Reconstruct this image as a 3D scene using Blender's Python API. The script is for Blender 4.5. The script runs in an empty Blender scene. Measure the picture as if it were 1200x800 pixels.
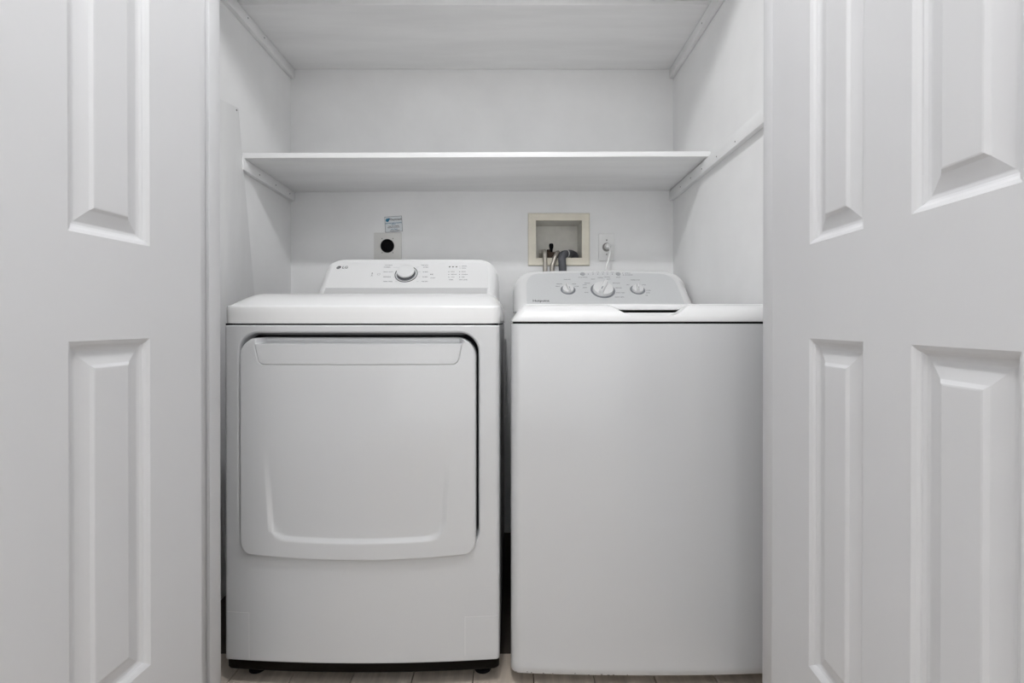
import bpy, bmesh, math, random
from mathutils import Vector, Matrix
random.seed(4)
C = bpy.context.scene.collection
PI = math.pi
F = 560.0; HC = 0.903          # lens (px of a 1200 px frame) and camera height
HORIZON = 377.0                # image row of the horizon

# ---------------------------------------------------------------- camera
cam_d = bpy.data.cameras.new('camera'); cam = bpy.data.objects.new('camera', cam_d); C.objects.link(cam)
cam.location = (0, 0, HC); cam.rotation_euler = (math.radians(90 - 0.2), 0, 0)
cam_d.sensor_width = 36; cam_d.lens = 36 * F / 1200
cam_d.shift_y = -(23 - 2.0) / 1200; cam_d.clip_start = 0.02
bpy.context.scene.camera = cam

# ---------------------------------------------------------------- world, lamps, exposure
w = bpy.data.worlds.new('world'); bpy.context.scene.world = w; w.use_nodes = True
w.node_tree.nodes['Background'].inputs[0].default_value = (.9, .95, 1, 1)
w.node_tree.nodes['Background'].inputs[1].default_value = 0.3
def area(name, loc, target, size, size_y, power, col=(1, 1, 1)):
    d = bpy.data.lights.new(name, 'AREA'); d.shape = 'RECTANGLE'; d.size = size; d.size_y = size_y
    d.energy = power; d.color = col
    o = bpy.data.objects.new(name, d); C.objects.link(o); o.location = loc
    o.rotation_euler = (Vector(target) - Vector(loc)).to_track_quat('-Z', 'Y').to_euler(); return o
area('rear_fill', (0.0, -1.35, .80), (0, 2, 1.15), 1.6, 1.3, 7.5, (.95, .985, 1))  # soft fill lamp added behind the camera for flat ambient light
area('overhead_fill', (0.0, -.75, 2.60), (0, -.35, 0), .7, .7, 7, (.97, .985, 1))  # second unseen fill, added overhead for softer light from above
LAMP = (-0.10, 0.50, 2.44)
d = bpy.data.lights.new('hall_bulb', 'POINT'); d.energy = 43; d.shadow_soft_size = 0.04; d.color = (.985, .99, 1)
lamp = bpy.data.objects.new('hall_bulb', d); C.objects.link(lamp); lamp.location = LAMP
vs = bpy.context.scene.view_settings
vs.view_transform = 'Standard'; vs.look = 'None'; vs.gamma = 1; vs.exposure = -0.22; vs.use_curve_mapping = False

# ---------------------------------------------------------------- materials
def mat(name, col, rough=.5, metal=0, var=0, scale=6, bump=0, bscale=60, coat=0, stretch=(1, 1, 1), spec=.5):
    m = bpy.data.materials.new(name); m.use_nodes = True; nt = m.node_tree; b = nt.nodes['Principled BSDF']
    b.inputs['Roughness'].default_value = rough; b.inputs['Metallic'].default_value = metal
    b.inputs['Base Color'].default_value = (*col, 1); b.inputs['Coat Weight'].default_value = coat
    b.inputs['Coat Roughness'].default_value = .07; b.inputs['Specular IOR Level'].default_value = spec
    tc = nt.nodes.new('ShaderNodeTexCoord'); mp = nt.nodes.new('ShaderNodeMapping')
    nt.links.new(tc.outputs['Object'], mp.inputs[0]); mp.inputs['Scale'].default_value = stretch
    if var:
        n = nt.nodes.new('ShaderNodeTexNoise'); n.inputs['Scale'].default_value = scale; n.inputs['Detail'].default_value = 6
        n.inputs['Roughness'].default_value = .6
        r = nt.nodes.new('ShaderNodeValToRGB'); r.color_ramp.elements[0].position = .3; r.color_ramp.elements[1].position = .7
        r.color_ramp.elements[0].color = (*[c * (1 - var) for c in col], 1)
        r.color_ramp.elements[1].color = (*[min(1, c * (1 + var * .6)) for c in col], 1)
        nt.links.new(mp.outputs[0], n.inputs['Vector']); nt.links.new(n.outputs[0], r.inputs[0]); nt.links.new(r.outputs[0], b.inputs['Base Color'])
    if bump:
        n2 = nt.nodes.new('ShaderNodeTexNoise'); n2.inputs['Scale'].default_value = bscale; n2.inputs['Detail'].default_value = 3
        bp = nt.nodes.new('ShaderNodeBump'); bp.inputs['Strength'].default_value = bump; bp.inputs['Distance'].default_value = .002
        nt.links.new(mp.outputs[0], n2.inputs['Vector']); nt.links.new(n2.outputs[0], bp.inputs['Height']); nt.links.new(bp.outputs[0], b.inputs['Normal'])
    return m
M_wall = mat('wall_paint', (.92, .92, .92), .6, var=.045, scale=3.5, bump=.25, bscale=30)
M_ceil = mat('ceiling_paint', (.85, .85, .85), .7, var=.02)
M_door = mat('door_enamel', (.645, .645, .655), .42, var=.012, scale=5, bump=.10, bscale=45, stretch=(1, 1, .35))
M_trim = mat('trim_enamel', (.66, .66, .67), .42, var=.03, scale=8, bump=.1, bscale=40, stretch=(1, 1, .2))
M_shelf = mat('shelf_paint', (.93, .93, .93), .5, var=.08, scale=9, bump=.25, bscale=50, stretch=(.12, 1, 1))
M_cleat = mat('cleat_paint', (.90, .90, .90), .5, var=.06, scale=14, bump=.3, bscale=70, stretch=(1, .3, 1))
M_board = mat('board_paint', (.84, .84, .84), .6, var=.07, scale=9, bump=.3, bscale=60, stretch=(1, 1, .14))
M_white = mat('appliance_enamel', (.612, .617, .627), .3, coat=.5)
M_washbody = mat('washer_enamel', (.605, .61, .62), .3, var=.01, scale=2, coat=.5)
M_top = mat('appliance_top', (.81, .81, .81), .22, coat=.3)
M_dconsole = mat('dryer_console_plastic', (.84, .84, .84), .35)
M_face = mat('washer_face_print', (.66, .67, .675), .38, var=.02, scale=150)
M_ring = mat('grey_ring_print', (.22, .23, .25), .35)
M_chrome = mat('satin_chrome', (.18, .18, .19), .25, metal=1)
M_print = mat('grey_print', (.07, .07, .075), .6)
M_printlight = mat('light_grey_print', (.26, .26, .27), .6)
M_black = mat('black_plastic', (.008, .007, .006), .4, spec=.03)
M_blackm = mat('black_rubber', (.004, .004, .005), .7, spec=.1)
M_cream = mat('cream_plastic', (.84, .79, .67), .45, var=.05, scale=20)
M_cream_in = mat('box_inner_plastic', (.80, .78, .72), .5, var=.10, scale=15)
M_hose = mat('grey_rubber_hose', (.085, .088, .10), .5)
M_steel = mat('braided_steel', (.50, .47, .42), .38, metal=.7, var=.2, scale=200)
M_brass = mat('tarnished_brass', (.05, .03, .018), .5, metal=.5, var=.3, scale=80)
M_plate = mat('outlet_plate', (.78, .77, .745), .4)
M_plate2 = mat('wall_plate_white', (.88, .88, .87), .4)
M_cord = mat('white_cord', (.85, .85, .84), .4)
M_sock = mat('socket_grey', (.34, .33, .31), .5)  # mid grey of the round socket and the outlet screws
M_paper = mat('sticker_paper', (.80, .83, .85), .5)
M_blue = mat('sticker_blue', (.03, .20, .34), .5)
M_inkd = mat('sticker_ink', (.07, .06, .06), .5)
M_film = mat('clear_film', (.622, .627, .637), .28, coat=.4)
M_sub = mat('subfloor', (.045, .035, .028), .8, var=.2, scale=12)
M_grout = mat('floor_grout', (.13, .09, .06), .9)
M_screw = mat('screw_head', (.08, .08, .08), .5)
M_lamp = bpy.data.materials.new('lamp_glass'); M_lamp.use_nodes = True

def plank_mat(i):
    c = [(.56, .485, .41), (.60, .525, .45), (.54, .465, .39)][i]
    return mat('wood_look_plank', c, .45, var=.22, scale=9, bump=.2, bscale=40, stretch=(6, .6, 1))
M_planks = [plank_mat(i) for i in range(3)]

# ---------------------------------------------------------------- helpers
def link(name, me, m=None, parent=None, smooth=None):
    o = bpy.data.objects.new(name, me); C.objects.link(o)
    if m is not None:
        for x in (m if isinstance(m, (list, tuple)) else [m]): me.materials.append(x)
    if parent is not None:
        o.parent = parent
    if smooth is not None:
        me.polygons.foreach_set('use_smooth', [True] * len(me.polygons))
        if smooth < 179: me.set_sharp_from_angle(angle=math.radians(smooth))
    return o
def root_loc(p):
    l = Vector((0, 0, 0))
    while p is not None: l += p.location; p = p.parent
    return l
def obj(name, bm, m, parent=None, smooth=35, origin=None):
    """bm in world coordinates -> one mesh object"""
    off = root_loc(parent)
    o_loc = Vector((0, 0, 0))
    if parent is None and origin is not None: o_loc = Vector(origin); off = o_loc
    bmesh.ops.translate(bm, verts=bm.verts, vec=-off)
    bmesh.ops.recalc_face_normals(bm, faces=bm.faces)
    me = bpy.data.meshes.new(name); bm.to_mesh(me); bm.free()
    o = link(name, me, m, parent, smooth); 
    if parent is None: o.location = o_loc
    return o
def grid_obj(name, verts, faces, m, parent=None, smooth=40):
    off = root_loc(parent)
    me = bpy.data.meshes.new(name); me.from_pydata([tuple(Vector(v) - off) for v in verts], [], faces); me.update()
    bm = bmesh.new(); bm.from_mesh(me); bmesh.ops.remove_doubles(bm, verts=bm.verts, dist=1e-6)
    bmesh.ops.recalc_face_normals(bm, faces=bm.faces); bm.to_mesh(me); bm.free()
    return link(name, me, m, parent, smooth)
def thing(name, label, cat, loc, group=None):
    o = bpy.data.objects.new(name, None); C.objects.link(o); o.empty_display_size = .05
    o.location = loc; o['label'] = label; o['category'] = cat
    if group: o['group'] = group
    return o
def tag(o, label, cat, group=None):
    o['label'] = label; o['category'] = cat
    if group: o['group'] = group
    return o
def struct(o): o['kind'] = 'structure'; return o
def add_box(bm, x0, x1, y0, y1, z0, z1, bev=0, seg=2, M=None):
    r = bmesh.ops.create_cube(bm, size=1); vs_ = r['verts']
    bmesh.ops.scale(bm, vec=(x1 - x0, y1 - y0, z1 - z0), verts=vs_)
    bmesh.ops.translate(bm, vec=((x0 + x1) / 2, (y0 + y1) / 2, (z0 + z1) / 2), verts=vs_)
    if bev:
        es = list({e for v in vs_ for e in v.link_edges})
        r = bmesh.ops.bevel(bm, geom=es, offset=bev, segments=seg, profile=.5, affect='EDGES')
        vs_ = list({v for f in r['faces'] for v in f.verts} | {v for v in vs_ if v.is_valid})
    if M is not None: bmesh.ops.transform(bm, matrix=M, verts=vs_)
    return bm
def box(*a, **k): return add_box(bmesh.new(), *a, **k)
def add_lathe(bm, prof, M, n=40, sy=1.0):
    """prof: list of (radius, height) around local Z, then placed by M"""
    rings = []
    for r, h in prof:
        if r < 1e-6: rings.append([bm.verts.new(M @ Vector((0, 0, h)))])
        else: rings.append([bm.verts.new(M @ Vector((r * math.cos(2 * PI * i / n), sy * r * math.sin(2 * PI * i / n), h))) for i in range(n)])
    for a, b in zip(rings, rings[1:]):
        for i in range(n):
            j = (i + 1) % n
            if len(a) == 1: bm.faces.new((a[0], b[i], b[j]))
            elif len(b) == 1: bm.faces.new((a[i], b[0], a[j]))
            else: bm.faces.new((a[i], b[i], b[j], a[j]))
    return bm
def spline(pts, sub=10):
    P = [Vector(p) for p in pts]; P = [2 * P[0] - P[1]] + P + [2 * P[-1] - P[-2]]; out = []
    for i in range(1, len(P) - 2):
        for k in range(sub):
            t = k / sub; a, b, c, d_ = P[i - 1:i + 3]
            out.append(.5 * ((2 * b) + (c - a) * t + (2 * a - 5 * b + 4 * c - d_) * t * t + (3 * b - a - 3 * c + d_) * t ** 3))
    return out + [P[-2]]
def add_tube(bm, pts, r, n=14, rib=0):
    pts = [Vector(p) for p in pts]; rings = []; up = None
    for i, p in enumerate(pts):
        t = (pts[min(i + 1, len(pts) - 1)] - pts[max(i - 1, 0)]).normalized()
        if up is None: up = t.orthogonal().normalized()
        up = (up - t * up.dot(t)).normalized(); s = t.cross(up)
        rr = r * (1 + (rib if i % 2 else 0))
        rings.append([bm.verts.new(p + rr * (math.cos(2 * PI * k / n) * up + math.sin(2 * PI * k / n) * s)) for k in range(n)])
    for a, b in zip(rings, rings[1:]):
        for k in range(n): bm.faces.new((a[k], a[(k + 1) % n], b[(k + 1) % n], b[k]))
    bm.faces.new(rings[0][::-1]); bm.faces.new(rings[-1])
    return bm
def axis_matrix(loc, x, y, z):
    m = Matrix.Identity(4)
    for i, v in enumerate((x, y, z)):
        v = Vector(v).normalized()
        for r in range(3): m[r][i] = v[r]
    m.translation = Vector(loc); return m
def sstep(a, b, x):
    t = max(0, min(1, (x - a) / (b - a))); return t * t * (3 - 2 * t)
def coords(a, b, coarse, fines):
    """sorted sample positions: coarse spacing plus fine spacing inside given (lo, hi, step) spans"""
    s = set()
    n = max(1, int(round((b - a) / coarse)))
    for i in range(n + 1): s.add(round(a + (b - a) * i / n, 6))
    for lo, hi, st in fines:
        k = lo
        while k <= hi:
            if a < k < b: s.add(round(k, 6))
            k += st
    out = []
    for v in sorted(s):
        if not out or v - out[-1] > 2e-4: out.append(v)
    out[-1] = b
    return out
def sheet(xs, zs, fn):
    V = [fn(x, z) for z in zs for x in xs]; n = len(xs)
    Fc = [(j * n + i, j * n + i + 1, (j + 1) * n + i + 1, (j + 1) * n + i) for j in range(len(zs) - 1) for i in range(n - 1)]
    return V, Fc
_txt = []
def flat_print(o): o['kind'] = 'stuff'; return o
def text_bm(items):
    """items: (string, matrix, size, align) -> one bmesh of flat lettering"""
    bm = bmesh.new()
    for s, M, size, al in items:
        c = bpy.data.curves.new('lettering', 'FONT'); c.body = s; c.size = size; c.align_x = al; c.align_y = 'CENTER'; c.resolution_u = 2
        c.extrude = .0001; c.offset = .018 * size
        o = bpy.data.objects.new('lettering', c); C.objects.link(o)
        me = bpy.data.meshes.new_from_object(o)
        me.transform(M); bm.from_mesh(me)
        bpy.data.objects.remove(o); bpy.data.curves.remove(c); bpy.data.meshes.remove(me)
    return bm

# ================================================================= STRUCTURE
XL, XR, YB, YF, ZC = -.948, .692, 2.05, 1.05, 2.72
# floor slab with planks, dark subfloor inside the closet
fl = struct(obj('floor', box(-1.15, 1.15, -1.5, 2.15, -.05, -.008), M_grout))
px = [-.0989 + .1535 * k for k in range(-7, 9)]
plank_meshes = {}
for k in range(len(px) - 1):
    a, b = max(px[k], -1.15) + .0012, min(px[k + 1], 1.15) - .0012
    if b - a < .03: continue
    cuts = [-1.5, -.55 + .37 * (k % 3), .25 + .3 * ((k * 2) % 3), 1.30]
    for y0, y1 in zip(cuts, cuts[1:]):
        o = obj('floor_plank', box(a, b, y0 + .0012, y1 - .0012, -.0085, 0, bev=.0008, seg=1), M_planks[(k * 2 + int(y1 * 3)) % 3], fl)
obj('subfloor', box(-.948, .692, 1.301, 2.05, -.0085, -.002), M_sub, fl)

struct(obj('wall_left', box(XL - .1, XL, YF, YB + .1, -.02, ZC), M_wall))
struct(obj('wall_right', box(XR, XR + .1, YF, YB + .1, -.02, ZC), M_wall))
# back wall with the hole for the outlet box
BX0, BX1, BZ0, BZ1 = .1010, .3010, 1.1755, 1.3385
bm = bmesh.new()
for a in ((XL, BX0, -.02, ZC), (BX1, XR, -.02, ZC), (BX0, BX1, -.02, BZ0), (BX0, BX1, BZ1, ZC)):
    v = [bm.verts.new(p) for p in ((a[0], YB, a[2]), (a[1], YB, a[2]), (a[1], YB, a[3]), (a[0], YB, a[3]))]; bm.faces.new(v)
    v = [bm.verts.new(p) for p in ((a[0], YB + .14, a[2]), (a[1], YB + .14, a[2]), (a[1], YB + .14, a[3]), (a[0], YB + .14, a[3]))]; bm.faces.new(v[::-1])
struct(obj('wall_back', bm, M_wall, smooth=None))
# front wall with the door opening (jambs cover its edges)
bm = bmesh.new()
add_box(bm, -1.25, -.668, .94, YF - .001, -.02, ZC); add_box(bm, .578, 1.25, .94, YF - .001, -.02, ZC); add_box(bm, -.668, .578, .94, YF - .001, 2.205, ZC)
struct(obj('wall_front', bm, M_wall))
struct(obj('ceiling', box(-1.25, 1.25, -1.6, 2.2, ZC, ZC + .08), M_ceil))
struct(obj('wall_hall_left', box(-1.25, -1.15, -1.6, .94, -.02, ZC), M_wall))
struct(obj('wall_hall_right', box(1.15, 1.25, -1.6, .94, -.02, ZC), M_wall))
struct(obj('wall_hall_rear', box(-1.25, 1.25, -1.6, -1.5, -.02, ZC), M_wall))
# jambs, door stops, head
bm = add_box(bmesh.new(), -.668, -.6495, .935, YF, 0, 2.20, bev=.001); t = struct(obj('trim_1', bm, M_trim))
obj('door_stop', box(-.6495, -.6405, 1.012, YF, 0, 2.188, bev=.0015), M_trim, t)
bm = add_box(bmesh.new(), .5600, .578, .935, YF, 0, 2.20, bev=.001); t = struct(obj('trim_2', bm, M_trim))
obj('door_stop', box(.5510, .5600, 1.012, YF, 0, 2.188, bev=.0015), M_trim, t)
bm = add_box(bmesh.new(), -.668, .578, .935, YF, 2.188, 2.206, bev=.001); struct(obj('trim_3', bm, M_trim))

# ---------------------------------------------------------------- six-panel doors
PROF = [(0, 0), (.0012, .0006), (.0050, .0026), (.0082, .0055), (.0088, .0070), (.0125, .0092), (.0160, .0100), (.0175, .0100), (.0350, .0052), (.0362, .0048), (.0405, .0016), (.0425, .0012)]
def make_door(name, hinge, far_dir, side, cols, rows):
    """side=+1: face looks towards +X ; s runs from the hinge towards the hall"""
    dv = Vector((-far_dir[0], -far_dir[1], 0)).normalized()
    nv = Vector((-dv.y, dv.x, 0)); 
    if nv.x * side < 0: nv = -nv
    def P(s, z, n): return Vector((hinge[0], hinge[1], 0)) + dv * s + nv * n + Vector((0, 0, z))
    W, H0, H1, T = cols[-1], .012, 2.17, .035
    S = [0] + [c for c in cols]; Z = [H0] + rows + [H1]
    bm = bmesh.new()
    def quad(*p): bm.faces.new([bm.verts.new(q) for q in p])
    for i in range(len(S) - 1):
        for j in range(len(Z) - 1):
            if i % 2 == 1 and j % 2 == 1: continue
            quad(P(S[i], Z[j], 0), P(S[i + 1], Z[j], 0), P(S[i + 1], Z[j + 1], 0), P(S[i], Z[j + 1], 0))
    quad(P(0, H0, -T), P(W, H0, -T), P(W, H1, -T), P(0, H1, -T))
    for a, b in ((0, 0), (W, W)): quad(P(a, H0, 0), P(a, H0, -T), P(a, H1, -T), P(a, H1, 0))
    for z in (H0, H1): quad(P(0, z, 0), P(W, z, 0), P(W, z, -T), P(0, z, -T))
    bmesh.ops.remove_doubles(bm, verts=bm.verts, dist=1e-6)
    d_ = struct(obj(name, bm, M_door, smooth=None))
    for i in range(1, len(S) - 1, 2):
        for j in range(1, len(Z) - 1, 2):
            b2 = bmesh.new(); rings = []
            for o_, dp in PROF:
                rings.append([b2.verts.new(P(s, z, -dp)) for s, z in ((S[i] + o_, Z[j] + o_), (S[i + 1] - o_, Z[j] + o_), (S[i + 1] - o_, Z[j + 1] - o_), (S[i] + o_, Z[j + 1] - o_))])
            for a, b in zip(rings, rings[1:]):
                for k in range(4): b2.faces.new((a[k], a[(k + 1) % 4], b[(k + 1) % 4], b[k]))
            b2.faces.new(rings[-1])
            obj('panel', b2, M_door, d_, smooth=None)
    return d_
ZR = lambda a, b: [a, b, 1.0300, 1.72, 1.81, 2.05]
make_door('door_1', (-.6029, .926), (.055, 1), +1, [.1215, .2620, .3480, .4880, .6100], ZR(.325, .8755))
make_door('door_2', (.4978, .914), (.0714, 1), -1, [.1293, .2630, .3486, .4810, .6100], ZR(.3365, .8760))

# flush ceiling lamp of the hall (above the frame)
t = thing('ceiling_lamp', 'small round ceiling lamp hanging in the hall above the closet doors', 'lamp', (LAMP[0], LAMP[1], ZC))
obj('canopy', add_lathe(bmesh.new(), [(0, 0), (.06, 0), (.055, -.02), (.01, -.03), (.01, -.215), (.022, -.217), (.022, -.235), (0, -.235)], Matrix.Translation((LAMP[0], LAMP[1], ZC))), M_plate2, t)

# ================================================================= SHELVES AND CLEATS
def shelf(name, x0, x1, y0, y1, zf, zb, th, roll, label):
    bm = box(x0, x1, y0, y1, 0, th, bev=.0012, seg=1)
    for v in bm.verts:
        v.co.z += zf + (zb - zf) * (v.co.y - y0) / (y1 - y0) + roll * (v.co.x - (x0 + x1) / 2)
    return tag(obj(name, bm, M_shelf, origin=((x0 + x1) / 2, (y0 + y1) / 2, zf)), label, 'shelf')
shelf('shelf', XL + .001, XR - .001, 1.663, YB - .001, 1.4745, 1.4620, .0185, .004, 'lower white painted wood shelf just above the two machines')
shelf('shelf', XL + .001, XR - .001, 1.640, YB - .001, 1.9880, 1.9835, .0165, -.001, 'upper white painted wood shelf at the top of the closet')
def cleat(side, x_wall, y0, y1, zt0, zt1, h, label, dots):
    s = -side
    bm = bmesh.new(); x_in = x_wall + s * .018
    a, b = sorted((x_wall + s * .0003, x_in))
    add_box(bm, a, b, y0, y1, -h, 0, bev=.0015, seg=2)
    for v in bm.verts: v.co.z += zt0 + (zt1 - zt0) * (v.co.y - y0) / (y1 - y0)
    o = obj('shelf_cleat', bm, M_cleat, origin=(x_in, (y0 + y1) / 2, (zt0 + zt1) / 2 - h)); tag(o, label, 'shelf support')
    for qx, qy in dots:
        Y = x_in * F / (qx - 600); z = HC + (HORIZON - qy) / F * Y
        M = axis_matrix((x_in, Y, z), (0, 1, 0), (0, 0, 1), (s, 0, 0))
        obj('screw', add_lathe(bmesh.new(), [(0, .0006), (.0022, .0005), (.003, -.0005)], M, n=10), M_screw, o)
cleat(-1, XL, 1.66, YB - .001, 1.4720, 1.4585, .041, 'short white wood cleat on the left wall under the lower shelf', [(304.6, 205), (323.6, 217), (340, 227)])
cleat(+1, XR, 1.06, YB - .001, 1.4840, 1.4630, .041, 'long white wood cleat on the right wall running past the lower shelf', [(797, 219), (809, 208.6), (822, 198), (839.4, 183.6), (861, 166)])
cleat(-1, XL, 1.06, YB - .001, 1.9935, 1.9830, .040, 'white wood cleat on the left wall under the upper shelf', [(291.5, 22), (310.5, 45)])
cleat(+1, XR, 1.06, YB - .001, 1.9930, 1.9830, .040, 'white wood cleat on the right wall under the upper shelf', [(822, 28)])
# painted board standing against the left wall
ang = math.atan(.158)
bm = box(XL + .0005, XL + .0125, -.30, 0, -1.632, 0, bev=.002)
bmesh.ops.rotate(bm, verts=bm.verts, cent=(0, 0, 0), matrix=Matrix.Rotation(ang, 3, 'X'))
bmesh.ops.translate(bm, verts=bm.verts, vec=(0, 1.638, 1.634))
zmin = min(v.co.z for v in bm.verts)
brd = obj('wall_board', bm, M_board, origin=(XL, 1.7, zmin)); tag(brd, 'tilted white painted board standing against the left closet wall', 'board')
M = axis_matrix((XL + .0125, 1.626, 1.622), (0, 1, 0), (0, 0, 1), (1, 0, 0))
obj('screw', add_lathe(bmesh.new(), [(0, .0008), (.0025, .0006), (.0035, -.0005)], M, n=10), M_screw, brd)

# ================================================================= DRYER
DX0, DX1 = -.717, -.031; DXC = (DX0 + DX1) / 2; DHW = (DX1 - DX0) / 2
dr = thing('dryer', 'white front-loading clothes dryer with a wide rectangular door, left machine', 'dryer', (DXC, 1.55, 0))
def plan(x, xc, hw, yf, bow, r):
    t_ = (x - xc) / hw; y = yf + bow * t_ * t_
    dx = abs(x - xc) - (hw - r)
    if dx > 0: y += r - math.sqrt(max(0, r * r - dx * dx))
    return y
dplan = lambda x: plan(x, DXC, DHW, 1.172, .016, .010)
# door outline
QX0, QX1, QZT = -.6700, -.0890, .8645
QXC = (QX0 + QX1) / 2; QHW = (QX1 - QX0) / 2
def qbot(x): t_ = (x - QXC) / QHW; return .320 + .012 * t_ * t_
def rr_sdf(x, z, x0, x1, z0, z1, r):
    cx, cz = (x0 + x1) / 2, (z0 + z1) / 2; qx = abs(x - cx) - (x1 - x0) / 2 + r; qz = abs(z - cz) - (z1 - z0) / 2 + r
    return math.hypot(max(qx, 0), max(qz, 0)) + min(max(qx, qz), 0) - r
def dfront(x, z):
    s = rr_sdf(x, z, QX0 - .007, QX1 + .007, .338, QZT + .0125, .050)
    y = dplan(x) + .042 * sstep(.0005, -.0060, s) + .0025 * sstep(.004, 0, s)
    e = .062 + .004; 
    if z < e: y += .004 * (1 - math.sqrt(max(0, 1 - ((e - z) / .004) ** 2)))
    if z > .891: y += .004 * (1 - math.sqrt(max(0, 1 - ((z - .891) / .004) ** 2)))
    return (x, y, z)
xs = coords(DX0, DX1, .012, [(DX0, DX0 + .012, .0012), (DX1 - .012, DX1, .0012), (QX0 - .014, QX0 + .004, .0011), (QX1 - .004, QX1 + .014, .0011), (QX0, QX0 + .055, .0035), (QX1 - .055, QX1, .0035)])
zs = coords(.062, .895, .015, [(.062, .068, .001), (.889, .895, .001), (QZT + .0, QZT + .020, .0011), (QZT - .045, QZT, .003), (.325, .400, .0025)])
V, Fc = sheet(xs, zs, dfront)
n0 = len(V); YBK = 1.93
# sides, back, bottom
n = len(xs)
for j, z in enumerate(zs): V.append((DX0, YBK, z)); V.append((DX1, YBK, z))
for j in range(len(zs) - 1):
    Fc.append((j * n, (j + 1) * n, n0 + 2 * (j + 1), n0 + 2 * j)); Fc.append((j * n + n - 1, n0 + 2 * j + 1, n0 + 2 * (j + 1) + 1, (j + 1) * n + n - 1))
k = n0 + 2 * (len(zs) - 1); Fc.append((n0, n0 + 1, k + 1, k))
Fc.append(tuple(range(n)) + (n0 + 1, n0))
Fc.append(tuple(range((len(zs) - 1) * n, len(zs) * n)) + (k + 1, k))
grid_obj('cabinet', V, Fc, M_white, dr, 40)
# lid / top panel
def dtop_z(x, t_):
    w_ = min(x - DX0, DX1 - x)
    r1 = math.sin(PI / 2 * min(t_ / .125, 1)); r2 = math.sqrt(max(0, 1 - (1 - min(w_ / .052, 1)) ** 2.2)) ** .9
    return .9425 + .0375 * r1 * r2
lplan = lambda x: plan(x, DXC, DHW + .001, 1.1745, .0155, .018)
xs = coords(DX0 - .001, DX1 + .001, .02, [(DX0 - .001, DX0 + .056, .0025), (DX1 - .056, DX1 + .001, .0025)])
ts = coords(0, .75, .06, [(0, .02, .0025), (0, .14, .008)])
V = []; rows_ = []
for z, inset in ((.8985, .003), (.8995, 0.001), (.920, 0), (.9375, 0), (.9405, .0008)):
    rows_.append([(x, lplan(x) + inset, z) for x in xs])
for t_ in ts: rows_.append([(x, lplan(x) + (.0022 + t_) * ((1.93 - lplan(x)) / .7522), max(.9420, dtop_z(x, t_))) for x in xs])
rows_.append([(x, 1.93, .8985) for x in xs]); rows_.append(rows_[0])
for r_ in rows_: V += r_
n = len(xs); Fc = [(j * n + i, j * n + i + 1, (j + 1) * n + i + 1, (j + 1) * n + i) for j in range(len(rows_) - 1) for i in range(n - 1)]
nr = len(rows_)
Fc.append(tuple(j * n for j in range(nr - 1))); Fc.append(tuple(j * n + n - 1 for j in range(nr - 1)))
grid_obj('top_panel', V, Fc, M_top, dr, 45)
obj('top_seam', box(DX0 + .004, DX1 - .004, 1.19, 1.92, .8945, .8995), M_blackm, dr)

# black sheet added behind the door to paint the shade in its gap
gx = coords(QX0 - .0052, QX1 + .0052, .02, []); V, Fc = sheet(gx, [.352, QZT + .0055], lambda x, z: (x, dplan(x) + .034, z))
V2 = [(a, b + .004, c) for a, b, c in V]; n_ = len(V); nn = len(gx); Fc = Fc + [tuple(i + n_ for i in f[::-1]) for f in Fc]
for i in range(nn - 1): Fc.append((i, i + 1, n_ + i + 1, n_ + i)); Fc.append((nn + i, nn + i + 1, n_ + nn + i + 1, n_ + nn + i))
Fc += [(0, nn, n_ + nn, n_), (nn - 1, 2 * nn - 1, n_ + 2 * nn - 1, n_ + nn - 1)]
grid_obj('door_gap_shade', V + V2, Fc, M_blackm, dr, 30)
# door (height field on a rounded rectangle)
RZ = .048; RB = .034
HX0, HX1, HZ = -.6290, -.1200, .8490          # grab pocket
def door_pt(u, v):
    """u in [-1,1] across, v in [0,1] bottom->top"""
    zt = QZT; 
    hgt = zt - .320; z_ = .320 + v * hgt
    hw = QHW
    dt = (z_ - (zt - RZ)); db = (.320 + RB) - z_
    if dt > 0: hw -= RZ - math.sqrt(max(0, RZ * RZ - dt * dt))
    if db > 0: hw -= RB - math.sqrt(max(0, RB * RB - db * db))
    x = QXC + u * hw
    t_ = (x - QXC) / QHW; z = z_ + .012 * t_ * t_ * (1 - v) ** 2
    y = dplan(x) - .011
    # rounded rim
    dx = hw - abs(x - QXC); dz = min(z - qbot(x), zt - z); e = min(dx + (0 if hw > QHW - 1e-6 else .0), dz)
    if e < .005: y += .005 * (1 - math.sqrt(max(0, 1 - (1 - max(e, 0) / .005) ** 2)))
    # grab pocket behind the top edge
    pk = sstep(HX0 - .001, HX0 + .012, x) * sstep(HX1 + .001, HX1 - .012, x)
    y += .030 * pk * sstep(HZ - .0008, HZ + .0024, z)
    # handle plate groove
    top_w = .2545; bot_w = .2440; zz = max(0, min(1, (HZ - z) / .050)); hwz = top_w + (bot_w - top_w) * zz
    s = rr_sdf(x, z, QXC + .003 - hwz, QXC + .003 + hwz, .7985, .95, .014)
    if z < HZ: y += .0022 * max(0, 1 - abs(s) / .0018) + (-.0006 if s < 0 else 0)
    # shallow dished area with a curved lower edge
    hw2 = .2300 - .012 * sstep(.62, .38, z)
    zb2 = .362 + .008 * ((x - QXC) / .22) ** 2
    s2 = rr_sdf(x, z, QXC - hw2, QXC + hw2, zb2, 1.4, .046)
    ramp = sstep(.62, .40, z)
    y += .0055 * ramp * max(0, min(1, -s2 / .0115))
    return (x, y, z)
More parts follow.
